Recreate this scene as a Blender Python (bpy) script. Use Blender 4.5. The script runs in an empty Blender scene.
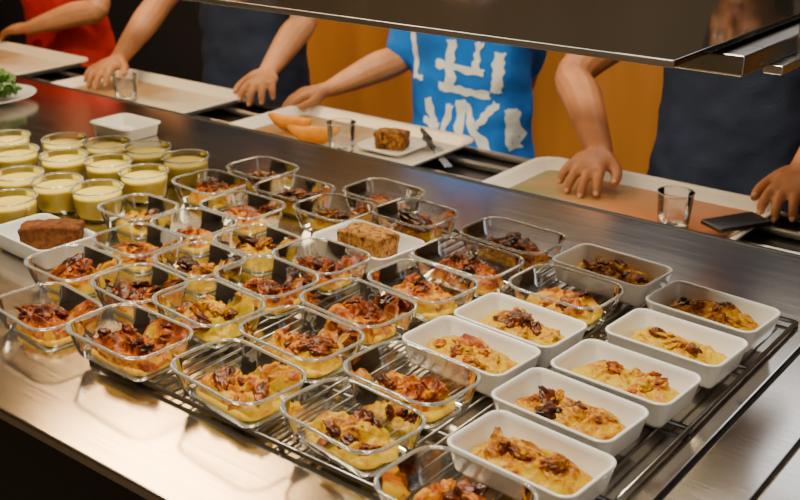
import bpy, bmesh, math, random
from mathutils import Vector, Matrix, noise
from mathutils.bvhtree import BVHTree
random.seed(7)
COL=bpy.context.scene.collection
pi=math.pi
# ------------------------------------------------------------ materials
def mat(name):
    m=bpy.data.materials.new(name); m.use_nodes=True
    nt=m.node_tree; nt.nodes.clear()
    o=nt.nodes.new('ShaderNodeOutputMaterial')
    return m,nt,o
def N(nt,t,**kw):
    n=nt.nodes.new(t)
    for k,v in kw.items():
        if k in n.inputs: n.inputs[k].default_value=v
        else: setattr(n,k,v)
    return n
def L(nt,a,b): nt.links.new(a,b)
def coords(nt,scale=(1,1,1),rand=False,kind='Object'):
    tc=N(nt,'ShaderNodeTexCoord'); mp=N(nt,'ShaderNodeMapping')
    mp.inputs['Scale'].default_value=scale
    L(nt,tc.outputs[kind],mp.inputs['Vector'])
    if rand:
        oi=N(nt,'ShaderNodeObjectInfo'); mu=N(nt,'ShaderNodeMath',operation='MULTIPLY'); mu.inputs[1].default_value=37.0
        L(nt,oi.outputs['Random'],mu.inputs[0]); L(nt,mu.outputs[0],mp.inputs['Location'])
    return mp.outputs['Vector']
def ramp(nt,fac,stops):
    r=N(nt,'ShaderNodeValToRGB'); e=r.color_ramp.elements
    while len(e)<len(stops): e.new(0.5)
    for i,(p,c) in enumerate(stops):
        e[i].position=p; e[i].color=(*c,1)
    L(nt,fac,r.inputs['Fac']); return r.outputs['Color']
def simple(name,col,rough=.5,metal=0,bump=0,bscale=50,var=0,vscale=8,spec=.5,coat=0,sss=0,rscale=(1,1,1)):
    m,nt,o=mat(name)
    p=N(nt,'ShaderNodeBsdfPrincipled'); p.inputs['Base Color'].default_value=(*col,1)
    p.inputs['Roughness'].default_value=rough; p.inputs['Metallic'].default_value=metal
    p.inputs['Specular IOR Level'].default_value=spec; p.inputs['Coat Weight'].default_value=coat
    if sss: 
        p.inputs['Subsurface Weight'].default_value=sss; p.inputs['Subsurface Scale'].default_value=.01
    v=coords(nt,rscale)
    if var:
        n=N(nt,'ShaderNodeTexNoise',Scale=vscale,Detail=4.0); L(nt,v,n.inputs['Vector'])
        a=tuple(max(0,x*(1-var)) for x in col); b=tuple(min(1,x*(1+var)) for x in col)
        L(nt,ramp(nt,n.outputs['Fac'],[(.3,a),(.7,b)]),p.inputs['Base Color'])
    if bump:
        n=N(nt,'ShaderNodeTexNoise',Scale=bscale,Detail=4.0); L(nt,v,n.inputs['Vector'])
        b=N(nt,'ShaderNodeBump',Strength=bump,Distance=.01); L(nt,n.outputs['Fac'],b.inputs['Height']); L(nt,b.outputs['Normal'],p.inputs['Normal'])
    L(nt,p.outputs[0],o.inputs[0]); return m
def steel(name,col=(.68,.64,.58),r0=.13,r1=.23,stretch=(2,90,90),bs=.012):
    m,nt,o=mat(name)
    p=N(nt,'ShaderNodeBsdfPrincipled'); p.inputs['Metallic'].default_value=1; p.inputs['Base Color'].default_value=(*col,1)
    n=N(nt,'ShaderNodeTexNoise',Scale=3.0,Detail=6.0); L(nt,coords(nt,stretch),n.inputs['Vector'])
    n2=N(nt,'ShaderNodeTexNoise',Scale=4.0,Detail=5.0); L(nt,coords(nt),n2.inputs['Vector'])
    mr=N(nt,'ShaderNodeMapRange'); mr.inputs['From Min'].default_value=.3; mr.inputs['From Max'].default_value=.7
    mr.inputs['To Min'].default_value=r0; mr.inputs['To Max'].default_value=r1
    ad=N(nt,'ShaderNodeMath',operation='ADD'); mx=N(nt,'ShaderNodeMath',operation='MULTIPLY'); mx.inputs[1].default_value=.5
    L(nt,n.outputs['Fac'],ad.inputs[0]); L(nt,n2.outputs['Fac'],ad.inputs[1]); L(nt,ad.outputs[0],mx.inputs[0]); L(nt,mx.outputs[0],mr.inputs['Value'])
    L(nt,mr.outputs[0],p.inputs['Roughness'])
    b=N(nt,'ShaderNodeBump',Strength=bs,Distance=.002); L(nt,n.outputs['Fac'],b.inputs['Height']); L(nt,b.outputs['Normal'],p.inputs['Normal'])
    L(nt,p.outputs[0],o.inputs[0]); return m
def glass_sheet(name,tint=(.975,.985,.98),k=1.3,base=.05,edge=.86,dif=0.0):
    m,nt,o=mat(name)
    tr=N(nt,'ShaderNodeBsdfTransparent'); gl=N(nt,'ShaderNodeBsdfGlossy'); gl.inputs['Roughness'].default_value=.05
    lw=N(nt,'ShaderNodeLayerWeight',Blend=.35)
    L(nt,ramp(nt,lw.outputs['Facing'],[(.5,tint),(.98,tuple(x*edge for x in tint))]),tr.inputs['Color'])
    fr=N(nt,'ShaderNodeFresnel',IOR=1.5); mu=N(nt,'ShaderNodeMath',operation='MULTIPLY_ADD'); mu.inputs[1].default_value=k; mu.inputs[2].default_value=base; mu.use_clamp=True
    L(nt,fr.outputs[0],mu.inputs[0])
    n=N(nt,'ShaderNodeTexNoise',Scale=30.0); L(nt,coords(nt,rand=True),n.inputs['Vector'])
    b=N(nt,'ShaderNodeBump',Strength=.25,Distance=.004); L(nt,n.outputs['Fac'],b.inputs['Height']); L(nt,b.outputs['Normal'],gl.inputs['Normal'])
    mx=N(nt,'ShaderNodeMixShader'); L(nt,mu.outputs[0],mx.inputs[0]); L(nt,tr.outputs[0],mx.inputs[1]); L(nt,gl.outputs[0],mx.inputs[2])
    out=mx.outputs[0]
    if dif:
        d=N(nt,'ShaderNodeBsdfDiffuse'); d.inputs['Color'].default_value=(.8,.84,.82,1)
        m2=N(nt,'ShaderNodeMixShader'); m2.inputs[0].default_value=dif; L(nt,out,m2.inputs[1]); L(nt,d.outputs[0],m2.inputs[2]); out=m2.outputs[0]
    L(nt,out,o.inputs[0]); return m
def food_mat(name,stops,scale=50,rough=.34,bump=.5,zk=(.014,.042,-.13,.13),spec=.22):
    m,nt,o=mat(name)
    p=N(nt,'ShaderNodeBsdfPrincipled'); p.inputs['Roughness'].default_value=rough; p.inputs['Specular IOR Level'].default_value=spec
    v=coords(nt,rand=True)
    n=N(nt,'ShaderNodeTexNoise',Scale=float(scale),Detail=8.0,Roughness=.68,Distortion=1.2); L(nt,v,n.inputs['Vector'])
    tc=N(nt,'ShaderNodeTexCoord'); sx=N(nt,'ShaderNodeSeparateXYZ'); L(nt,tc.outputs['Object'],sx.inputs[0])
    mr=N(nt,'ShaderNodeMapRange'); mr.inputs['From Min'].default_value=zk[0]; mr.inputs['From Max'].default_value=zk[1]
    mr.inputs['To Min'].default_value=zk[2]; mr.inputs['To Max'].default_value=zk[3]
    L(nt,sx.outputs['Z'],mr.inputs['Value'])
    oi=N(nt,'ShaderNodeObjectInfo'); mo=N(nt,'ShaderNodeMath',operation='MULTIPLY_ADD'); mo.inputs[1].default_value=.13; mo.inputs[2].default_value=-.065
    L(nt,oi.outputs['Random'],mo.inputs[0])
    ad=N(nt,'ShaderNodeMath',operation='ADD'); L(nt,n.outputs['Fac'],ad.inputs[0]); L(nt,mr.outputs[0],ad.inputs[1])
    ad2=N(nt,'ShaderNodeMath',operation='ADD'); L(nt,ad.outputs[0],ad2.inputs[0]); L(nt,mo.outputs[0],ad2.inputs[1])
    L(nt,ramp(nt,ad2.outputs[0],stops),p.inputs['Base Color'])
    n2=N(nt,'ShaderNodeTexNoise',Scale=170.0,Detail=6.0); L(nt,v,n2.inputs['Vector'])
    b=N(nt,'ShaderNodeBump',Strength=bump,Distance=.003); L(nt,n2.outputs['Fac'],b.inputs['Height']); L(nt,b.outputs['Normal'],p.inputs['Normal'])
    L(nt,p.outputs[0],o.inputs[0]); return m
STEEL=steel('brushed_steel'); STEEL2=steel('steel_plate',(.5,.5,.5),.25,.42)
STEELD=steel('dark_steel_frame',(.30,.30,.30),.25,.4)
WIRE=simple('chrome_wire',(.34,.33,.32),.3,1)
GLASS=glass_sheet('dish_glass',base=.05,k=1.5); GRIM=glass_sheet('dish_glass_rim',(.985,.99,.985),1.5,.10,.95,dif=.20)  # rim mixes in diffuse white, painting the bright internal reflection
SMOKE,nt,o=mat('smoked_glass')
p=N(nt,'ShaderNodeBsdfPrincipled'); p.inputs['Base Color'].default_value=(.010,.011,.010,1); p.inputs['Roughness'].default_value=.08; p.inputs['Specular IOR Level'].default_value=.4
L(nt,p.outputs[0],o.inputs[0])
WHITE=simple('white_porcelain',(.93,.94,.97),.18,coat=.3)
BREAD=food_mat('baked_bread_pudding',[(.31,(.66,.40,.002)),(.40,(.60,.20,.002)),(.48,(.36,.068,.002)),(.56,(.14,.022,.002)),(.67,(.03,.008,.003))])
BREAD2=food_mat('golden_bread_pudding',[(.38,(.68,.46,.001)),(.49,(.60,.27,.001)),(.57,(.34,.10,.001)),(.66,(.14,.030,.002)),(.78,(.04,.011,.003))])
CRUST=food_mat('caramelised_crust',[(.30,(.42,.12,.002)),(.42,(.21,.038,.002)),(.54,(.07,.014,.003)),(.68,(.02,.006,.004))],scale=40,rough=.26,spec=.4)
CUSTARD=simple('yellow_custard',(.95,.74,.10),.35,var=.04,vscale=30,spec=.3)
CUSTB=food_mat('baked_custard',[(.42,(.72,.50,.002)),(.56,(.62,.33,.002)),(.68,(.36,.12,.002))],scale=60,zk=(0,.05,0,0))
CAKEB=food_mat('brown_cake',[(.3,(.28,.105,.022)),(.5,(.19,.062,.012)),(.65,(.09,.027,.008))],scale=60,rough=.7,bump=.9,zk=(0,.05,0,0))
CAKEF=food_mat('fruit_cake',[(.32,(.50,.27,.06)),(.5,(.40,.18,.03)),(.60,(.17,.06,.014)),(.68,(.04,.015,.01))],scale=80,rough=.7,bump=.9,zk=(0,.05,0,0))
BLACK=simple('black_plastic',(.012,.012,.014),.35)
DARK=simple('dark_cabinet',(.012,.016,.028),.4)
SKIN=simple('skin_tan',(.50,.225,.10),.5,var=.12,vscale=25,bump=.06,bscale=180,sss=.08)
SKIN2=simple('skin_brown',(.42,.17,.072),.5,var=.12,vscale=25,bump=.06,bscale=180,sss=.08)
NAIL=simple('nail',(.60,.32,.21),.35)
NAVY=simple('navy_cotton',(.011,.020,.052),.85,bump=.3,bscale=400,var=.2,vscale=6)
BLUE=simple('bright_blue_cotton',(.005,.16,.72),.8,bump=.3,bscale=400,var=.1,vscale=6)
RED=simple('red_cotton',(.60,.015,.015),.8,bump=.3,bscale=400,var=.12,vscale=6)
INK=simple('white_print',(.80,.86,.88),.7)
JEANS=simple('blue_denim',(.03,.06,.14),.85,bump=.4,bscale=300,var=.25,vscale=20)
HAIRD=simple('dark_hair',(.025,.014,.009),.5,bump=.8,bscale=60,rscale=(4,4,1))
HAIRB=simple('brown_hair',(.10,.05,.025),.5,bump=.8,bscale=60,rscale=(4,4,1))
EYE=simple('eye_white',(.85,.85,.83),.2); IRIS=simple('iris',(.05,.025,.01),.15); LIP=simple('lip',(.45,.14,.11),.45)
SHOE=simple('shoe_leather',(.03,.03,.035),.4)
TRAYW=simple('tray_plastic',(.90,.90,.88),.3)
def traymat(name,a,b,c):
    m,nt,o=mat(name); p=N(nt,'ShaderNodeBsdfPrincipled'); p.inputs['Roughness'].default_value=.35
    tc=N(nt,'ShaderNodeTexCoord'); sx=N(nt,'ShaderNodeSeparateXYZ'); L(nt,tc.outputs['Object'],sx.inputs[0])
    n=N(nt,'ShaderNodeTexNoise',Scale=6.0,Detail=2.0); L(nt,tc.outputs['Object'],n.inputs['Vector'])
    ma=N(nt,'ShaderNodeMath',operation='MULTIPLY_ADD'); ma.inputs[1].default_value=1.9; ma.inputs[2].default_value=.0; L(nt,sx.outputs['X'],ma.inputs[0])
    ad=N(nt,'ShaderNodeMath',operation='ADD'); L(nt,ma.outputs[0],ad.inputs[0]); L(nt,n.outputs['Fac'],ad.inputs[1])
    L(nt,ramp(nt,ad.outputs[0],[(.12,a),(.36,b),(.7,c)]),p.inputs['Base Color']); L(nt,p.outputs[0],o.inputs[0]); return m
MAT_A=traymat('tray_mat_print',(.22,.22,.06),(.50,.26,.10),(.62,.23,.09))
MAT_B=traymat('tray_mat_print_b',(.32,.18,.07),(.42,.28,.14),(.70,.66,.58))
MELON=simple('melon_flesh',(.85,.32,.004),.4,var=.12,vscale=50,spec=.25); RIND=simple('melon_rind',(.50,.48,.04),.5)
LEAF=simple('lettuce',(.08,.22,.02),.45,var=.5,vscale=40)
CLEAR=glass_sheet('tumbler_glass',(.975,.985,.985),1.5,.05,.85)
# ------------------------------------------------------------ mesh helpers
def obj(name,bm,mats,loc=(0,0,0),rz=0,parent=None,smooth=True):
    me=bpy.data.meshes.new(name); bmesh.ops.recalc_face_normals(bm,faces=bm.faces[:])
    bm.to_mesh(me); bm.free()
    if not isinstance(mats,(list,tuple)): mats=[mats]
    for m in mats: me.materials.append(m)
    if smooth:
        for p in me.polygons: p.use_smooth=True
    ob=bpy.data.objects.new(name,me); COL.objects.link(ob)
    ob.location=loc; ob.rotation_euler=(0,0,rz)
    if parent: ob.parent=parent
    return ob
def empty(name,loc=(0,0,0),rz=0):
    e=bpy.data.objects.new(name,None); e.empty_display_size=.05; COL.objects.link(e); e.location=loc; e.rotation_euler=(0,0,rz); return e
def box(bm,x0,x1,y0,y1,z0,z1,mi=0,bev=0):
    r=bmesh.ops.create_cube(bm,size=1,matrix=Matrix.Translation(((x0+x1)/2,(y0+y1)/2,(z0+z1)/2))@Matrix.Diagonal((x1-x0,y1-y0,z1-z0,1)))
    fs=set(f for v in r['verts'] for f in v.link_faces)
    for f in fs: f.material_index=mi
    if bev:
        es=set(e for v in r['verts'] for e in v.link_edges)
        rr=bmesh.ops.bevel(bm,geom=list(es),offset=bev,segments=3,affect='EDGES',profile=.5)
        for f in rr['faces']: f.material_index=mi
def cyl(bm,a,b,r,seg=10,mi=0,r2=None):
    a=Vector(a); b=Vector(b); d=b-a
    q=d.to_track_quat('Z','Y').to_matrix().to_4x4()
    rr=bmesh.ops.create_cone(bm,cap_ends=True,segments=seg,radius1=r,radius2=r if r2 is None else r2,depth=d.length,matrix=Matrix.Translation((a+b)/2)@q)
    for f in set(f for v in rr['verts'] for f in v.link_faces): f.material_index=mi
def rrect(Lx,Ly,r,n=7):
    pts=[]
    for cx,cy,a0 in ((Lx/2-r,Ly/2-r,0),(-Lx/2+r,Ly/2-r,90),(-Lx/2+r,-Ly/2+r,180),(Lx/2-r,-Ly/2+r,270)):
        for i in range(n+1):
            a=math.radians(a0+90*i/n); pts.append((cx+r*math.cos(a),cy+r*math.sin(a)))
    return pts
def loft(bm,rings,mi=0,cap0=False,cap1=False,mis=None):
    vr=[[bm.verts.new(p) for p in r] for r in rings]
    n=len(vr[0])
    for k in range(len(vr)-1):
        for i in range(n):
            f=bm.faces.new((vr[k][i],vr[k][(i+1)%n],vr[k+1][(i+1)%n],vr[k+1][i])); f.material_index=mis[k] if mis else mi
    if cap0: f=bm.faces.new(vr[0]); f.material_index=mi if not mis else mis[0]
    if cap1: f=bm.faces.new(vr[-1]); f.material_index=mi if not mis else mis[-1]
def prof_rr(bm,Lx,Ly,r,prof,cap0=False,cap1=False,mi=0,mis=None):
    rings=[]
    for ins,z in prof:
        rr=max(r-ins,.004); rings.append([(x,y,z) for x,y in rrect(Lx-2*ins,Ly-2*ins,rr)])
    loft(bm,rings,mi,cap0,cap1,mis)
def lathe(bm,prof,seg=32,mi=0,cap0=False,cap1=False,mis=None):
    rings=[[(r*math.cos(2*pi*i/seg),r*math.sin(2*pi*i/seg),z) for i in range(seg)] for r,z in prof]
    loft(bm,rings,mi,cap0,cap1,mis)
# ------------------------------------------------------------ food
def pudding(bm,a,b,h,z0,seed,rich=1.0,base_mi=0,crust_mi=1,crustp=.45):
    """lumpy baked mound of torn, browned bread pieces"""
    off=Vector((seed*3.7,seed*1.9,seed*.7))
    R,S=30,72; rings=[]
    def height(x,y,t):
        P=Vector((x,y,0))*52+off
        dome=(1-min(1,t)**3.2)**.6 if t<1 else 0
        w=Vector((noise.noise(P*.6),noise.noise(P*.6+Vector((9,2,5))),0))
        rg=1-abs(noise.noise(P*.9+w*1.4))*2.4
        big=.5+.8*noise.noise(P*.38+Vector((4,4,4)))
        return z0+h*dome*(.35+.38*rg+.5*big)+(.0032*noise.noise(P*2.3)+.0016*noise.noise(P*5))*(1 if t<.97 else 0)
    for k in range(R+1):
        t=k/R; ring=[]
        for i in range(S):
            an=2*pi*i/S
            ex=1+.22*noise.noise(Vector((math.cos(an)*1.8,math.sin(an)*1.8,0))+off)
            ca,sa=math.cos(an),math.sin(an)
            x=a*ex*t*math.copysign(abs(ca)**.75,ca); y=b*ex*t*math.copysign(abs(sa)**.75,sa)
            ring.append((x,y,max(height(x,y,t),z0-.001)))
        rings.append(ring)
    c=sum((Vector(p) for p in rings[1]),Vector())/S
    vr=[[bm.verts.new(p) for p in r] for r in rings[1:]]; cv=bm.verts.new(c)
    for i in range(S):
        f=bm.faces.new((cv,vr[0][i],vr[0][(i+1)%S])); f.material_index=base_mi
        for k in range(len(vr)-1):
            f=bm.faces.new((vr[k][i],vr[k+1][i],vr[k+1][(i+1)%S],vr[k][(i+1)%S])); f.material_index=base_mi
    rnd=random.Random(seed*13+1)
    n=int(rnd.uniform(6,12)*rich)
    for j in range(n):
        bigp=(j==0 and rnd.random()<.65)
        an=rnd.uniform(0,2*pi); rr=math.sqrt(rnd.random())*.75
        cx=math.cos(an)*rr*a; cy=math.sin(an)*rr*b; cz=height(cx,cy,rr)-.001
        sx=rnd.uniform(.008,.015)*(1.8 if bigp else 1); sy=sx*rnd.uniform(.5,.9); sz=rnd.uniform(.0035,.006)*(1.4 if bigp else 1)
        M=Matrix.Translation((cx,cy,cz))@Matrix.Rotation(rnd.uniform(0,6.28),4,'Z')@Matrix.Rotation(rnd.uniform(-.6,.6),4,'Y')@Matrix.Rotation(rnd.uniform(-.5,.5),4,'X')
        r=bmesh.ops.create_icosphere(bm,subdivisions=4,radius=1)
        mi=crust_mi if (bigp or rnd.random()<crustp) else base_mi
        o2=Vector((seed*1.3+j*7.7,j*2.1,seed))
        cur=rnd.uniform(-.35,.55)
        for v in r['verts']:
            p=v.co.copy()
            d=1+.55*noise.noise(p*1.3+o2)+.28*noise.noise(p*2.9+o2)+.12*noise.noise(p*6.5+o2)
            p=p*d
            p.z-=cur*p.x*p.x*1.2
            v.co=M@Vector((p.x*sx,p.y*sy,p.z*sz))
        for f in set(f for v in r['verts'] for f in v.link_faces): f.material_index=mi
RACKTOP=.8625; TOP=.85
def glass_dish(x,y,seed,GL=.127,GW=.099,z=None,rich=1.0,rz=None):
    z=(RACKTOP if x>-.99 else TOP+.0006) if z is None else z
    rnd=random.Random(seed)
    rz=math.radians(rnd.uniform(-7,-1)) if rz is None else rz
    e=empty('glass_dish_of_bread_pudding',(x,y,z),rz)
    bm=bmesh.new()
    prof_rr(bm,GL,GW,.03,[(.022,.0),(.017,.0012),(.0125,.006),(.007,.022),(.0035,.036),(.003,.0385)],cap0=True,mi=0)
    rp=[(.003+.0022*math.cos(a)-.0005,.0395+.0018*math.sin(a)) for a in [2*pi*i/8 for i in range(9)]]
    prof_rr(bm,GL,GW,.03,rp,mi=1)
    prof_rr(bm,GL,GW,.03,[(.021,.0005),(.024,.0005),(.024,.0022)],mi=1)
    obj('glass_dish',bm,[GLASS,GRIM],parent=e)
    bm=bmesh.new()
    fx,fy=GL-.046,GW-.042
    prof_rr(bm,fx,fy,.02,[(.004,.0018),(.0,.005),(.0,.008),(.003,.0105),(.012,.0115)],cap0=True,cap1=True,mi=2)
    pudding(bm,fx*.51,fy*.51,rnd.uniform(.018,.027),.0085,seed,rich)
    o=obj('bread_pudding',bm,[BREAD if seed%4 else BREAD2,CRUST,CUSTB],parent=e)
    o.rotation_euler=(0,0,rnd.choice((0,pi)))
    return e
def white_dish(x,y,seed,food='pudding',z=None,rz=None,Lx=.15,Ly=.092,name='white_dish_of_bread_pudding'):
    z=RACKTOP if z is None else z
    rnd=random.Random(seed*5)
    rz=math.radians(rnd.uniform(-6,-3)) if rz is None else rz
    e=empty(name,(x,y,z),rz)
    bm=bmesh.new()
    prof_rr(bm,Lx,Ly,.017,[(.014,0),(.011,.001),(.008,.006),(.0025,.028),(.001,.0318),(.0006,.0335),(.0016,.0345),(.0036,.0345),(.005,.0335),(.0065,.029),(.011,.009),(.014,.0055),(.019,.0045)],cap0=True,cap1=True)
    obj('white_dish',bm,WHITE,parent=e)
    if food=='pudding':
        bm=bmesh.new()
        prof_rr(bm,Lx-.030,Ly-.027,.016,[(.004,.005),(.0,.012),(.004,.0155),(.014,.0165)],cap0=True,cap1=True,mi=2)
        pudding(bm,(Lx-.032)*.5,(Ly-.028)*.5,rnd.uniform(.012,.017),.0145,seed+50,1.1,crustp=.3)
        o=obj('bread_pudding',bm,[BREAD2,CRUST if seed%3 else BREAD,CUSTB],parent=e)
        o.rotation_euler=(0,0,rnd.choice((0,pi)))
    return e
def cake(parent,m,Lx,Ly,H,z,rz,seed,dx=0,dy=0):
    bm=bmesh.new()
    bmesh.ops.create_cube(bm,size=1); bmesh.ops.subdivide_edges(bm,edges=bm.edges[:],cuts=16,use_grid_fill=True)
    for v in bm.verts:
        x,y,zz=v.co
        top=max(0,zz+.5)
        k=1-.10*(abs(x*2)**4)*top-.08*(abs(y*2)**6)*top
        v.co=Vector((x*Lx*(.9+.1*top),y*Ly,(zz+.5)*H*k))
        n=noise.noise(v.co*110+Vector((seed,0,0)))*.0022+noise.noise(v.co*320+Vector((seed,0,0)))*.0011
        if v.co.z>.002: v.co+=v.co.normalized()*n
    return obj('cake_slice',bm,m,(dx,dy,z),rz,parent)
for i,(x,y) in enumerate([(-.44,.765),(-.457,.868),(-.444,.968),(-.436,1.081),(-.437,1.189),(-.613,.916),(-.605,1.009),(-.598,1.233)]):
    white_dish(x,y,i+1)
e=white_dish(-.92,1.103,20,food=None,Lx=.152,Ly=.1,name='white_dish_of_fruit_cake',z=RACKTOP)
cake(e,CAKEF,.080,.045,.044,.0052,math.radians(8),3)
e=white_dish(-1.343,.850,21,food=None,Lx=.152,Ly=.1,name='white_dish_of_brown_cake',z=TOP+.0006)
cake(e,CAKEB,.090,.040,.046,.0052,math.radians(44),5,.016,.006)
GD=[(-1.100,.688,.14),(-.942,.691,.15),(-.770,.70,.15),(-.613,.706,.145),(-.455,.662,.14),(-1.195,.796,.128),(-1.066,.806,.122),(-.929,.803,.14),(-.780,.811,.145),(-.620,.813,.145),
(-1.195,.907,.127),(-1.066,.911,.122),(-.930,.906,.134),(-.783,.917,.145),(-1.183,1.006,.125),(-1.055,1.013,.12),(-.922,1.004,.13),(-.760,1.02,.14),(-.760,1.122,.15),(-1.307,1.0,.117),
(-1.312,1.158,.125),(-1.183,1.108,.13),(-1.178,1.222,.13),(-1.06,1.19,.125),(-.925,1.222,.125),(-.604,1.118,.14),(-.756,1.232,.15),(-1.30,1.27,.12),(-1.05,1.30,.13)]
for i,(x,y,gl) in enumerate(GD):
    glass_dish(x,y,i+1,GL=gl,GW=.101,rich=1.0)
RM=[(-1.704,1.043),(-1.698,1.145),(-1.607,1.078),(-1.577,.965),(-1.477,.884),(-1.492,.982),(-1.517,1.107),(-1.529,1.205),(-1.409,1.0),(-1.418,1.104),(-1.43,1.208),(-1.615,1.18),(-1.60,.86),(-1.69,.93),(-1.80,1.09),(-1.79,.98)]
for i,(x,y) in enumerate(RM):
    e=empty('glass_ramekin_of_custard',(x,y,TOP+.0006))
    bm=bmesh.new()
    lathe(bm,[(.030,0),(.034,.002),(.037,.012),(.0405,.036),(.0415,.050)],36,0,cap0=True)
    lathe(bm,[(.0412+.0018*math.cos(a),.0505+.0016*math.sin(a)) for a in [2*pi*k/8 for k in range(9)]],36,1)
    obj('ramekin',bm,[GLASS,GRIM],parent=e)
    bm=bmesh.new()
    lathe(bm,[(.028,.003),(.033,.006),(.036,.014),(.0388,.036),(.0390,.0400),(.036,.0407),(.018,.0410)],36,0,cap0=True,cap1=True)
    obj('custard',bm,CUSTARD,parent=e)
# ------------------------------------------------------------ counter
bm=bmesh.new()
box(bm,-3.6,-.338,.54,1.53,.836,.85,0,.003)
box(bm,-.334,-.266,.54,1.53,.836,.8485,0,.002)
box(bm,-.262,.9,.54,1.53,.836,.85,0,.003)
box(bm,-3.6,.9,.553,1.515,.06,.836,1)
box(bm,-3.55,.85,.62,1.46,.0,.06,1)
box(bm,-3.6,.9,1.53,1.542,.80,.851,2,.002)
obj('serving_counter',bm,[STEEL,DARK,BLACK],smooth=False)
# tray rail
bm=bmesh.new()
box(bm,-3.6,.9,1.545,1.93,.755,.775,1,.002)
for yy in (1.60,1.70,1.80,1.885): cyl(bm,(-3.6,yy,.7835),(.9,yy,.7835),.0085,12,0)
for xx in (-3.3,-2.3,-1.2,-.1,.7): box(bm,xx-.015,xx+.015,1.545,1.92,.70,.756,1)
obj('tray_rail',bm,[STEEL2,BLACK],smooth=False)
# wire cooling rack
bm=bmesh.new()
x0,x1,y0,y1=-.995,-.362,.672,1.29
x=x0+.016
while x<x1-.01:
    cyl(bm,(x,y0,.8605),(x,y1,.8605),.0016,8); x+=.0165
for yy in (y0,.79,.96,1.13,y1): cyl(bm,(x0,yy,.8565),(x1,yy,.8565),.003,10)
for xx in (x0,x1): cyl(bm,(xx,y0,.8565),(xx,y1,.8565),.003,10)
for xx in (x0,-.68,x1):
    for yy in (y0,.96,y1): cyl(bm,(xx,yy,.8503),(xx,yy,.857),.0035,8)
obj('wire_cooling_rack',bm,WIRE)
# sneeze guard / gantry
bm=bmesh.new()
box(bm,-3.4,-.478,1.10,1.72,1.203,1.211,0,.002)
box(bm,-3.4,-.478,1.097,1.1005,1.203,1.211,1,.0005)
box(bm,-3.35,-.45,1.235,1.66,1.172,1.198,2,.003)
for yy in (1.26,1.6): box(bm,-3.3,-.5,yy-.012,yy+.012,1.197,1.204,2)
for xx in (-.435,-3.2):
    box(bm,xx-.010,xx+.010,1.40,1.43,1.16,2.7,1,.003)
    box(bm,xx-.025,xx+.0,1.33,1.50,1.160,1.172,1,.002)
obj('sneeze_guard_shelf',bm,[SMOKE,STEEL2,STEELD],smooth=False)
# container, salad, cup
e=empty('plate_of_salad',(-2.26,1.33,TOP+.0006))
bm=bmesh.new(); lathe(bm,[(.05,0),(.055,.004),(.11,.018),(.112,.02),(.105,.019),(.055,.007),(.02,.006)],40,cap0=True,cap1=True); obj('plate',bm,WHITE,parent=e)
bm=bmesh.new()
for j in range(34):
    M=Matrix.Translation((random.uniform(-.065,.065),random.uniform(-.06,.06),random.uniform(.018,.06)))@Matrix.Rotation(random.uniform(0,6),4,'Z')@Matrix.Rotation(random.uniform(-.9,.9),4,'X')
    g=[[bm.verts.new(M@Vector(((u-4)*.008,(v-3)*.009*(1-((u-4)/5)**2),.006*math.sin(u*1.9+j)+.004*math.cos(v*2.3)))) for v in range(7)] for u in range(9)]
    for u in range(8):
        for v in range(6): bm.faces.new((g[u][v],g[u+1][v],g[u+1][v+1],g[u][v+1]))
obj('lettuce_leaves',bm,LEAF,parent=e)
bm=bmesh.new(); lathe(bm,[(.045,0),(.047,.003),(.047,.1),(.049,.104),(.046,.104),(.044,.1),(.044,.006)],32,cap0=True,cap1=True)
obj('steel_cutlery_cup',bm,STEEL2,(-2.5,1.45,TOP+.0006))
bm=bmesh.new(); prof_rr(bm,.13,.10,.02,[(.012,0),(.009,.002),(.006,.022),(0,.025),(0,.027),(.008,.027),(.012,.006),(.018,.004)],cap0=True,cap1=True)
obj('white_serving_container',bm,TRAYW,(-1.78,1.35,TOP+.0006))
# ------------------------------------------------------------ trays
def tray(x0,x1,y0,y1,m):
    e=empty('cafeteria_tray',((x0+x1)/2,(y0+y1)/2,.7925))
    bm=bmesh.new()
    prof_rr(bm,x1-x0,y1-y0,.045,[(.03,0),(.026,.001),(.012,.014),(.0,.0175),(.0,.0215),(.004,.0225),(.014,.018),(.028,.0045),(.034,.0035)],cap0=True,mi=0)
    obj('tray_body',bm,TRAYW,parent=e)
    bm=bmesh.new(); rings=[[(x,y,.0034) for x,y in rrect(x1-x0-.066,y1-y0-.066,.02)],[(x,y,.0042) for x,y in rrect(x1-x0-.068,y1-y0-.068,.02)]]
    loft(bm,rings,cap0=True,cap1=True); obj('tray_mat',bm,m,parent=e)
    return e
tray(-1.08,-.575,1.56,1.87,MAT_A); tray(-1.78,-1.25,1.575,1.89,MAT_B); tray(-2.46,-1.935,1.565,1.88,MAT_B); tray(-3.2,-2.62,1.57,1.9,MAT_B)
TZ=.7975
def tumbler(x,y):
    bm=bmesh.new(); lathe(bm,[(.024,.001),(.027,.004),(.029,.03),(.031,.061),(.0315,.065)],28,cap0=True)
    lathe(bm,[(.0315+.001*math.cos(a),.0655+.001*math.sin(a)) for a in [2*pi*k/6 for k in range(7)]],28,1)
    lathe(bm,[(.01,.0015),(.026,.003),(.026,.006),(.01,.007)],28,1,cap0=True,cap1=True)
    obj('glass_tumbler',bm,[CLEAR,GRIM],(x,y,TZ))
tumbler(-1.46,1.665); tumbler(-.70,1.67); tumbler(-2.2,1.68)
e=empty('plate_of_cake',(-1.385,1.745,TZ)); bm=bmesh.new(); prof_rr(bm,.13,.12,.03,[(.02,0),(.0,.012),(.002,.014),(.022,.004),(.028,.004)],cap0=True,cap1=True); obj('plate',bm,WHITE,parent=e)
cake(e,CAKEF,.07,.04,.04,.0045,.3,8)
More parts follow.
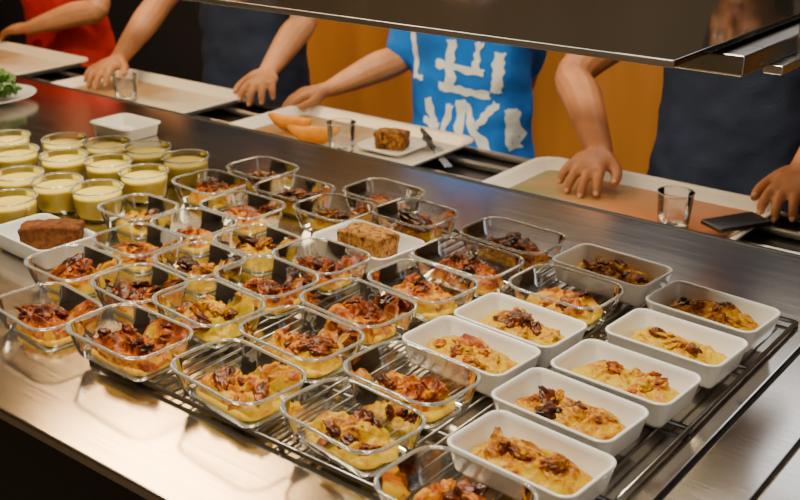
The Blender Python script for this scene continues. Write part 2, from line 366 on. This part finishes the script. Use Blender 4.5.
def melon(x,y,rz):
    bm=bmesh.new(); g=[]
    for i in range(21):
        a=(i/20-.5)*2.3; w=.020*math.cos(a/2.3*pi)**.5 if abs(a)<1.149 else .001
        cx,cz=.062*math.sin(a),.062*(1-math.cos(a))
        dx,dz=math.sin(a),-math.cos(a)
        inn=.030*max(.05,math.cos(a/2.3*pi))
        g.append([(cx,-w,cz+.02),(cx-dx*inn,-w*.4,cz-dz*inn+.02),(cx-dx*inn,w*.4,cz-dz*inn+.02),(cx,w,cz+.02),(cx+dx*.004,w*.5,cz+dz*.004+.02),(cx+dx*.004,-w*.5,cz+dz*.004+.02)])
    loft(bm,g,cap0=True,cap1=True)
    for i,f in enumerate(bm.faces): f.material_index=1 if (i%6) in (3,4,5) else 0
    for v in bm.verts: v.co=Matrix.Rotation(.75,3,'X')@v.co
    mz=min(v.co.z for v in bm.verts)
    for v in bm.verts: v.co.z-=mz
    return obj('melon_slice',bm,[MELON,RIND],(x,y,TZ),rz)
melon(-1.56,1.70,.5); melon(-1.655,1.74,.2)
def cutlery(x,y,rz,name='fork',hm=BLACK,z=TZ+.001):
    e=empty(name,(x,y,z),rz); bm=bmesh.new()
    cyl(bm,(0,0,.005),(.085,0,.005),.0055,10,1); cyl(bm,(-.05,0,.004),(0,0,.005),.0028,8,0)
    if name=='fork':
        box(bm,-.075,-.05,-.010,.010,.002,.004,0,.001)
        for k in range(4): box(bm,-.108,-.074,-.0098+k*.0058,-.0074+k*.0058,.002,.004,0)
    else:
        box(bm,-.13,-.05,-.008,.008,.002,.0035,0,.0008)
    obj(name+'_body',bm,[STEEL2,hm],parent=e)
cutlery(-1.345,1.83,2.45,'fork',z=.803); cutlery(-1.300,1.78,2.45,'table_knife',z=.803); cutlery(-1.90,1.60,.15,'table_knife',z=.8155)
bm=bmesh.new(); box(bm,-.028,.028,-.055,.055,0,.009,0,.004); obj('mobile_phone',bm,BLACK,(-.60,1.70,.8165),-.5)
# ------------------------------------------------------------ people
def crom(P,t):
    n=len(P)-1; i=min(int(t),n-1); u=t-i
    p0=P[max(i-1,0)];p1=P[i];p2=P[i+1];p3=P[min(i+2,n)]
    return .5*((2*p1)+(p2-p0)*u+(2*p0-5*p1+4*p2-p3)*u*u+(3*p1-p0-3*p2+p3)*u**3)
def tube(bm,pts,rad,sub=5,seg=14,flat=None,flatn=None):
    P=[Vector(p) for p in pts]; R=[Vector((r,0,0)) for r in rad]; F=[Vector((f,0,0)) for f in (flat or [1]*len(P))]
    C=[];n=(len(P)-1)*sub
    for k in range(n+1):
        t=k/sub; C.append((crom(P,t),max(.001,crom(R,t).x),crom(F,t).x))
    rings=[]
    def frame(i):
        a=C[max(i-1,0)][0]; b=C[min(i+1,n)][0]; d=(b-a).normalized()
        ref=Vector(flatn) if flatn else Vector((.13,.31,.94))
        s=d.cross(ref); 
        if s.length<.05: s=d.cross(Vector((1,0,.1)))
        s.normalize(); u=s.cross(d).normalized(); return d,s,u
    for i in range(n+1):
        c,r,f=C[i]; d,s,u=frame(i)
        if i==0:
            for q in (.15,.5,.8): 
                rr=r*math.sin(math.acos(1-q)); rings.append([c-d*r*(1-q)*.9+ (s*math.cos(a)+u*f*math.sin(a))*rr for a in [2*pi*j/seg for j in range(seg)]])
        rings.append([c+(s*math.cos(a)+u*f*math.sin(a))*r for a in [2*pi*j/seg for j in range(seg)]])
        if i==n:
            for q in (.8,.5,.15):
                rr=r*math.sin(math.acos(1-q)); rings.append([c+d*r*(1-q)*.9+ (s*math.cos(a)+u*f*math.sin(a))*rr for a in [2*pi*j/seg for j in range(seg)]])
    loft(bm,rings,cap0=True,cap1=True)
def ell(bm,c,r,rot=None,seg=20):
    M=Matrix.Translation(c)@(rot.to_4x4() if rot else Matrix())@Matrix.Diagonal((*r,1))
    bmesh.ops.create_uvsphere(bm,u_segments=seg,v_segments=seg//2+2,radius=1,matrix=M)
def remesh(ob,vox,sm=4,f=.5):
    m=ob.modifiers.new('remesh','REMESH'); m.mode='VOXEL'; m.voxel_size=vox; m.use_smooth_shade=True
    s=ob.modifiers.new('smooth','SMOOTH'); s.iterations=sm; s.factor=f
def arm(parent,name,sh,el,wr,hd,up,thumb,curl,skin,spread=.5,hs=1.0,thick=1.25):
    sh,el,wr=Vector(sh),Vector(el),Vector(wr); hd=Vector(hd).normalized(); up=Vector(up); up=(up-hd*up.dot(hd)).normalized(); sd=hd.cross(up)*thumb
    bm=bmesh.new()
    m1=sh.lerp(el,.5); m2=el.lerp(wr,.35); T=thick
    tube(bm,[sh,m1,el,m2,el.lerp(wr,.75),wr,wr+hd*.02*hs],[.036*T,.034*T,.030*T,.031*T,.025*T,.0205*T,.021*T],flat=[1,1,1,1,.92,.78,.65],flatn=up)
    K=wr+hd*.072*hs
    rot=Matrix((hd,sd,up)).transposed()
    ell(bm,wr+hd*.042*hs-up*.001,(.046*hs,.036*hs,.0155*hs),rot)
    tube(bm,[wr+hd*.01*hs+sd*.006,K+sd*.022*hs],[.016*hs,.0125*hs],flat=[.9,.85],flatn=up)
    tube(bm,[wr+hd*.01*hs,K+sd*.002*hs],[.016*hs,.0125*hs],flat=[.9,.85],flatn=up)
    tube(bm,[wr+hd*.01*hs-sd*.006,K-hd*.006-sd*.024*hs],[.015*hs,.0115*hs],flat=[.9,.85],flatn=up)
    nails=bmesh.new()
    for i,(o,l,bk) in enumerate(((.0275,.050,0),(.0095,.057,.003),(-.0095,.052,.001),(-.027,.041,-.007))):
        base=K+sd*o*hs+hd*bk*hs-hd*.006*hs
        dr=(hd+sd*o*spread*18*hs).normalized(); c=curl*(1+.12*i)
        p=[base]; ang=c*.35
        for sl,da in ((.44,c*.55),(.30,c*.7),(.26,c*.5)):
            dd=dr*math.cos(ang)-up*math.sin(ang)
            p.append(p[-1]+dd*l*sl*hs); ang+=da
        tube(bm,p,[.0102*hs,.0092*hs,.0084*hs,.0070*hs],sub=4,seg=10)
        dd=(p[-1]-p[-2]).normalized(); nn=(up-dd*up.dot(dd)).normalized()
        ell(nails,p[-1]+nn*.0054*hs+dd*.001,(.0056*hs,.0046*hs,.0018*hs),Matrix((dd,nn.cross(dd),nn)).transposed(),10)
    tb=wr+hd*.022*hs+sd*.024*hs
    t1=tb+(hd*.55+sd*.75-up*.25).normalized()*.026*hs; t2=t1+(hd*.85+sd*.45-up*.30*curl).normalized()*.024*hs; t3=t2+(hd*.95+sd*.12-up*.35*curl).normalized()*.018*hs
    tube(bm,[wr+hd*.008*hs+sd*.008,tb,t1,t2,t3],[.015*hs,.0150*hs,.0120*hs,.0100*hs,.0078*hs],sub=4,seg=10)
    dd=(t3-t2).normalized(); nn=(up-dd*up.dot(dd)).normalized()
    ell(nails,t3+nn*.0062*hs,(.006*hs,.005*hs,.002*hs),Matrix((dd,nn.cross(dd),nn)).transposed(),10)
    o=obj(name,bm,skin,parent=parent); remesh(o,.0032,3,.5)
    obj(name+'_nails',nails,NAIL,parent=parent)
def se(hw,hd,cx,cy,z,n=28,e=2.6):
    r=[]
    for i in range(n):
        a=2*pi*i/n; ca,sa=math.cos(a),math.sin(a)
        r.append((cx+hw*math.copysign(abs(ca)**(2/e),ca),cy+hd*math.copysign(abs(sa)**(2/e),sa),z))
    return r
def kid(name,X,Y,H,shirt,pants,skin,hair,arms,long_hair=False,wide=1.0,thick=1.25):
    s=H/1.36; e=empty(name)
    bm=bmesh.new()
    prof=[(.655,.158,.108),(.66,.166,.114),(.75,.158,.108),(.85,.150,.100),(.95,.152,.100),(1.01,.154,.098),(1.055,.142,.088),(1.085,.105,.07),(1.105,.062,.055),(1.11,.05,.05)]
    loft(bm,[se(w*s*wide,d*s,X,Y,z*s) for z,w,d in prof],cap0=True,cap1=True)
    for A in arms:
        sh,el=Vector(A[1]),Vector(A[2]); sl=A[-1]
        inn=Vector((X+(sh.x-X)*.55,Y,sh.z-.03))
        tube(bm,[inn,sh,sh.lerp(el,sl*.55),sh.lerp(el,sl)],[.060*s,.060*s,.058*s,.057*s])
    o=obj('shirt',bm,shirt,parent=e); remesh(o,.011,5,.6)
    tex=bpy.data.textures.new('cloth_folds','CLOUDS'); tex.noise_scale=.11; tex.noise_depth=2
    d=o.modifiers.new('folds','DISPLACE'); d.texture=tex; d.strength=.030; d.mid_level=.5; d.texture_coords='GLOBAL'
    shirt_ob=o
    for i,A in enumerate(arms):
        side,sh,el,wr,hd,up,th,curl,sl=A
        arm(e,'arm_'+side,sh,el,wr,hd,up,th,curl,skin,hs=s*1.02,thick=thick)
    bm=bmesh.new()
    loft(bm,[se(w*s,d*s,X,Y,z*s) for z,w,d in [(.58,.06,.07),(.62,.145,.10),(.70,.145,.098),(.76,.135,.092)]],cap0=True,cap1=True)
    for sg in (-1,1):
        tube(bm,[(X+sg*.072*s,Y,.66*s),(X+sg*.08*s,Y-.005,.50*s),(X+sg*.085*s,Y-.01,.36*s),(X+sg*.088*s,Y+.005,.20*s),(X+sg*.09*s,Y+.01,.075*s)],[.078*s,.070*s,.055*s,.050*s,.045*s])
    o=obj('trousers',bm,pants,parent=e); remesh(o,.012,4)
    bm=bmesh.new()
    for sg in (-1,1):
        x=X+sg*.095*s
        loft(bm,[[(x+sx*w,Y+yy,z) for sx,yy,w in [(math.cos(a),-.055*s+math.sin(a)*.105*s*ls,.040*s*(1-.18*math.sin(a))*ws) for a in [2*pi*i/24 for i in range(24)]]] for z,ls,ws in [(.0,.97,.95),(.012,1.0,1.0),(.03,.98,.98),(.05,.8,.85),(.075,.55,.7)]],cap0=True,cap1=True)
    obj('shoes',bm,SHOE,parent=e)
    hc=Vector((X,Y-.012,H-.105)); bm=bmesh.new()
    ell(bm,hc+Vector((0,.008,.018)),(.069,.082,.080),seg=28)
    ell(bm,hc+Vector((0,-.022,-.035)),(.052,.052,.062),seg=24)
    ell(bm,hc+Vector((0,-.058,-.074)),(.02,.016,.014))
    ell(bm,hc+Vector((0,-.082,-.018)),(.009,.011,.011)); tube(bm,[hc+Vector((0,-.071,.012)),hc+Vector((0,-.08,-.012))],[.006,.008])
    for sg in (-1,1):
        ell(bm,hc+Vector((sg*.07,.008,-.008)),(.007,.016,.024)); ell(bm,hc+Vector((sg*.033,-.055,-.028)),(.02,.016,.018))
    tube(bm,[hc+Vector((0,.02,-.05)),(X,Y+.005,1.09*s),(X,Y,1.05*s)],[.042,.041,.05])
    o=obj('head',bm,skin,parent=e); remesh(o,.0045,4)
    bm=bmesh.new()
    for sg in (-1,1): ell(bm,hc+Vector((sg*.028,-.066,.004)),(.0125,.009,.0085),seg=14)
    obj('eyes',bm,EYE,parent=e); bm=bmesh.new()
    for sg in (-1,1): ell(bm,hc+Vector((sg*.028,-.0735,.003)),(.0055,.003,.0055),seg=12)
    obj('irises',bm,IRIS,parent=e); bm=bmesh.new()
    ell(bm,hc+Vector((0,-.0745,-.048)),(.018,.006,.0035)); ell(bm,hc+Vector((0,-.0735,-.054)),(.014,.006,.004)); obj('mouth',bm,LIP,parent=e)
    bm=bmesh.new()
    ell(bm,hc+Vector((0,.022,.032)),(.077,.084,.080),seg=30)
    for sg in (-1,1):
        tube(bm,[hc+Vector((sg*.035,-.045,.083)),hc+Vector((sg*.062,-.022,.05)),hc+Vector((sg*.07,.02,.0))],[.02,.016,.016])
        tube(bm,[hc+Vector((sg*.028,-.073,.022)),hc+Vector((sg*.040,-.066,.020))],[.0022,.002])
    if long_hair:
        tube(bm,[hc+Vector((0,.06,.04)),hc+Vector((0,.085,-.04)),hc+Vector((0,.10,-.16))],[.07,.06,.03])
    else: ell(bm,hc+Vector((0,.05,-.02)),(.062,.045,.055),seg=20)
    o=obj('hair',bm,hair,parent=e); remesh(o,.005,2)
    return e,shirt_ob
k4,_=kid('child_in_navy_shirt',-.78,2.14,1.46,NAVY,JEANS,SKIN2,HAIRD,[
 ('right',(-.945,2.13,1.12),(-1.085,1.99,.965),(-.935,1.835,.853),(.10,-.97,-.20),(.05,-.1,1),-1,.5,.35),
 ('left',(-.615,2.13,1.12),(-.545,2.10,.955),(-.565,1.915,.868),(.06,-.95,-.25),(-.1,-.2,1),1,.6,.5)],long_hair=True,thick=1.3)
k3,sh3=kid('child_in_blue_shirt',-1.45,2.14,1.36,BLUE,JEANS,SKIN,HAIRB,[
 ('right',(-1.59,2.14,1.03),(-1.635,2.10,.912),(-1.735,1.94,.846),(-.72,-.62,-.20),(0,-.1,1),-1,.4,.80),
 ('left',(-1.33,2.17,1.03),(-1.40,2.30,.87),(-1.48,2.34,.71),(-.3,.05,-1),(.3,.9,0),-1,.5,.72)])
k2,_=kid('child_in_dark_shirt',-2.21,2.15,1.46,NAVY,JEANS,SKIN,HAIRD,[
 ('right',(-2.375,2.13,1.12),(-2.41,1.99,.99),(-2.395,1.815,.856),(.22,-.95,-.2),(0,-.1,1),-1,.5,.45),
 ('left',(-2.045,2.14,1.12),(-1.985,2.12,.965),(-1.955,1.945,.856),(.45,-.85,-.22),(0,-.1,1),1,.5,.45)])
k1,_=kid('child_in_red_shirt',-3.08,2.14,1.40,RED,JEANS,SKIN,HAIRB,[
 ('right',(-3.24,2.13,1.07),(-3.36,2.06,.93),(-3.27,1.88,.856),(.3,-.9,-.1),(0,-.1,1),-1,.5,.6),
 ('left',(-2.92,2.13,1.07),(-2.80,2.06,.925),(-3.0,1.945,.858),(-.95,-.15,-.12),(0,-.1,1),1,.5,.6)])
# shirt print projected on to cloth: rough brushed white shapes
dg=bpy.context.evaluated_depsgraph_get(); dg.update()
ev=sh3.evaluated_get(dg); me=ev.to_mesh(); bvh=BVHTree.FromPolygons([v.co.copy() for v in me.vertices],[tuple(p.vertices) for p in me.polygons]); ev.to_mesh_clear()
bm=bmesh.new()
def stroke(x0,z0,x1,z1,w,taper=.0):
    a=Vector((x0,0,z0)); b=Vector((x1,0,z1)); d=(b-a); n=max(8,int(d.length/.003)); s=Vector((-d.z,0,d.x)).normalized(); w*=.85
    rows=[]; M=9
    for i in range(n+1):
        t=i/n; row=[]
        l=w*(.5+.45*noise.noise(Vector((t*5,w*900+x0*70,0))))*(1-taper*t); r=w*(.5+.45*noise.noise(Vector((t*5,w*900+x0*70,7))))*(1-taper*t)
        c=a.lerp(b,t)
        for j in range(M):
            q=c+s*(-l+(l+r)*j/(M-1))+d.normalized()*(.006*noise.noise(Vector((j*.9,x0*50,z0*50))) if i in(0,n) else 0)
            h=bvh.ray_cast(Vector((q.x,1.7,q.z)),Vector((0,1,0)))
            row.append(None if h[0] is None else bm.verts.new((q.x,h[0].y-.0016,q.z)))
        rows.append(row)
    for i in range(n):
        for j in range(M-1):
            f=(rows[i][j],rows[i+1][j],rows[i+1][j+1],rows[i][j+1])
            if all(f): bm.faces.new(f)
X3=-1.415
for S in [(-.160,1.0,-.150,.885,.022),(-.155,.885,-.115,.880,.016),
          (-.030,.985,-.030,.865,.030),(-.075,.925,.055,.915,.020),(-.06,.872,.07,.862,.024),
          (.045,.985,.035,.915,.020),(.09,.965,.085,.87,.026),
          (-.095,.835,-.05,.72,.028),(-.05,.72,-.030,.83,.018),(-.105,.785,-.055,.775,.014),
          (.0,.845,.0,.72,.030),(.01,.835,.075,.725,.026),(.085,.845,.045,.785,.020),(.11,.83,.115,.73,.018)]:
    stroke(X3+S[0],S[1],X3+S[2],S[3],S[4])
obj('shirt_print',bm,INK,parent=k3)
# ------------------------------------------------------------ room
def slab(name,x0,x1,y0,y1,z0,z1,m):
    bm=bmesh.new(); box(bm,x0,x1,y0,y1,z0,z1); return obj(name,bm,m,smooth=False)
FLOOR=simple('floor_tile',(.12,.09,.07),.35,var=.15,vscale=3)
WOOD=simple('orange_wood_panel',(.46,.20,.045),.45,var=.3,vscale=4,rscale=(1,1,.15))
DARKREFL=simple('dark_reflection_panel',(.07,.05,.035),.5,var=.25,vscale=4,rscale=(1,1,.15))
WALLD=simple('dark_blue_wall',(.02,.022,.035),.6,var=.1)
WALLC=simple('cream_wall',(.34,.26,.17),.7,var=.05)
WALLG=simple('grey_wall_paint',(.40,.39,.37),.7,var=.05)
CEIL=simple('ceiling_paint',(.50,.44,.36),.8,var=.04)
slab('floor',-7,2.5,-2.5,3.6,-.1,0,FLOOR); slab('ceiling',-7,2.5,-2.5,3.6,2.7,2.8,CEIL)
slab('wall_back',-7,2.5,3.5,3.6,0,2.7,WALLG); slab('wall_front',-7,2.5,-2.6,-2.5,0,2.7,WALLC)
slab('wall_left',-7.1,-7,-2.5,3.6,0,2.7,WALLC); slab('wall_right',2.5,2.6,-2.5,3.6,0,2.7,WALLC)
bm=bmesh.new(); box(bm,-3.45,2.48,3.46,3.495,0,1.15,0,.004); box(bm,-3.45,2.48,3.46,3.495,1.15,1.95,2,.004); box(bm,-3.45,2.48,3.45,3.495,1.13,1.16,1,.003); box(bm,-3.45,2.48,3.445,3.46,0,.09,1)  # unseen dark upper panel added so the guard glass reflects dark
obj('trim_wood_wainscot',bm,[WOOD,BLACK,DARKREFL],smooth=False)
bm=bmesh.new(); box(bm,-5.6,-3.55,3.44,3.49,0,2.2,0,.004); box(bm,-5.66,-5.6,3.42,3.49,0,2.26,1); box(bm,-3.55,-3.49,3.42,3.49,0,2.26,1); box(bm,-5.66,-3.49,3.42,3.49,2.2,2.26,1)
obj('door_1',bm,[WALLD,BLACK],smooth=False)
# ------------------------------------------------------------ lights
def area(name,loc,size,en,col,rot=(0,0,0),sy=None):
    l=bpy.data.lights.new(name,'AREA'); l.energy=en; l.color=col; l.size=size
    if sy: l.shape='RECTANGLE'; l.size_y=sy
    o=bpy.data.objects.new(name,l); COL.objects.link(o); o.location=loc; o.rotation_euler=rot; return o
area('ceiling_lamp',(-.75,.85,2.66),.42,39,(1,.84,.58),sy=.28)
area('ceiling_lamp',(-1.9,.9,2.66),.42,37,(1,.84,.58),sy=.28)
area('ceiling_lamp',(-3.0,2.3,2.66),1.0,50,(1,.58,.24),sy=.6)
area('ceiling_lamp',(-1.2,2.8,2.66),.8,14,(1,.82,.60),sy=.4)
area('added_cool_fill',(2.3,.2,1.7),1.2,5,(.85,.9,1),rot=(0,math.radians(90),0),sy=1.0)  # added cool fill from the right, no window there
area('added_cool_fill',(-1.4,3.44,2.3),2.6,9,(.85,.9,1),rot=(math.radians(-90),0,0),sy=.5)  # added cool fill on bare wall, brightens the steel's reflections
area('added_shelf_fill',(-1.6,1.45,1.168),2.1,6.5,(1,.78,.45),sy=.10)  # added warm fill under the shelf, lifts dishes in its shadow
w=bpy.data.worlds.new('world'); bpy.context.scene.world=w; w.use_nodes=True
w.node_tree.nodes['Background'].inputs[0].default_value=(.6,.62,.7,1); w.node_tree.nodes['Background'].inputs[1].default_value=.4
# ------------------------------------------------------------ camera
cd=bpy.data.cameras.new('camera'); cam=bpy.data.objects.new('camera',cd); COL.objects.link(cam)
cd.sensor_width=36; cd.lens=1067/800*36; cd.clip_start=.02
cam.location=(0,0,1.45); cam.rotation_euler=(math.radians(90-21.7),0,math.radians(38))
cd.dof.use_dof=True; cd.dof.focus_distance=1.28; cd.dof.aperture_fstop=8
bpy.context.scene.camera=cam
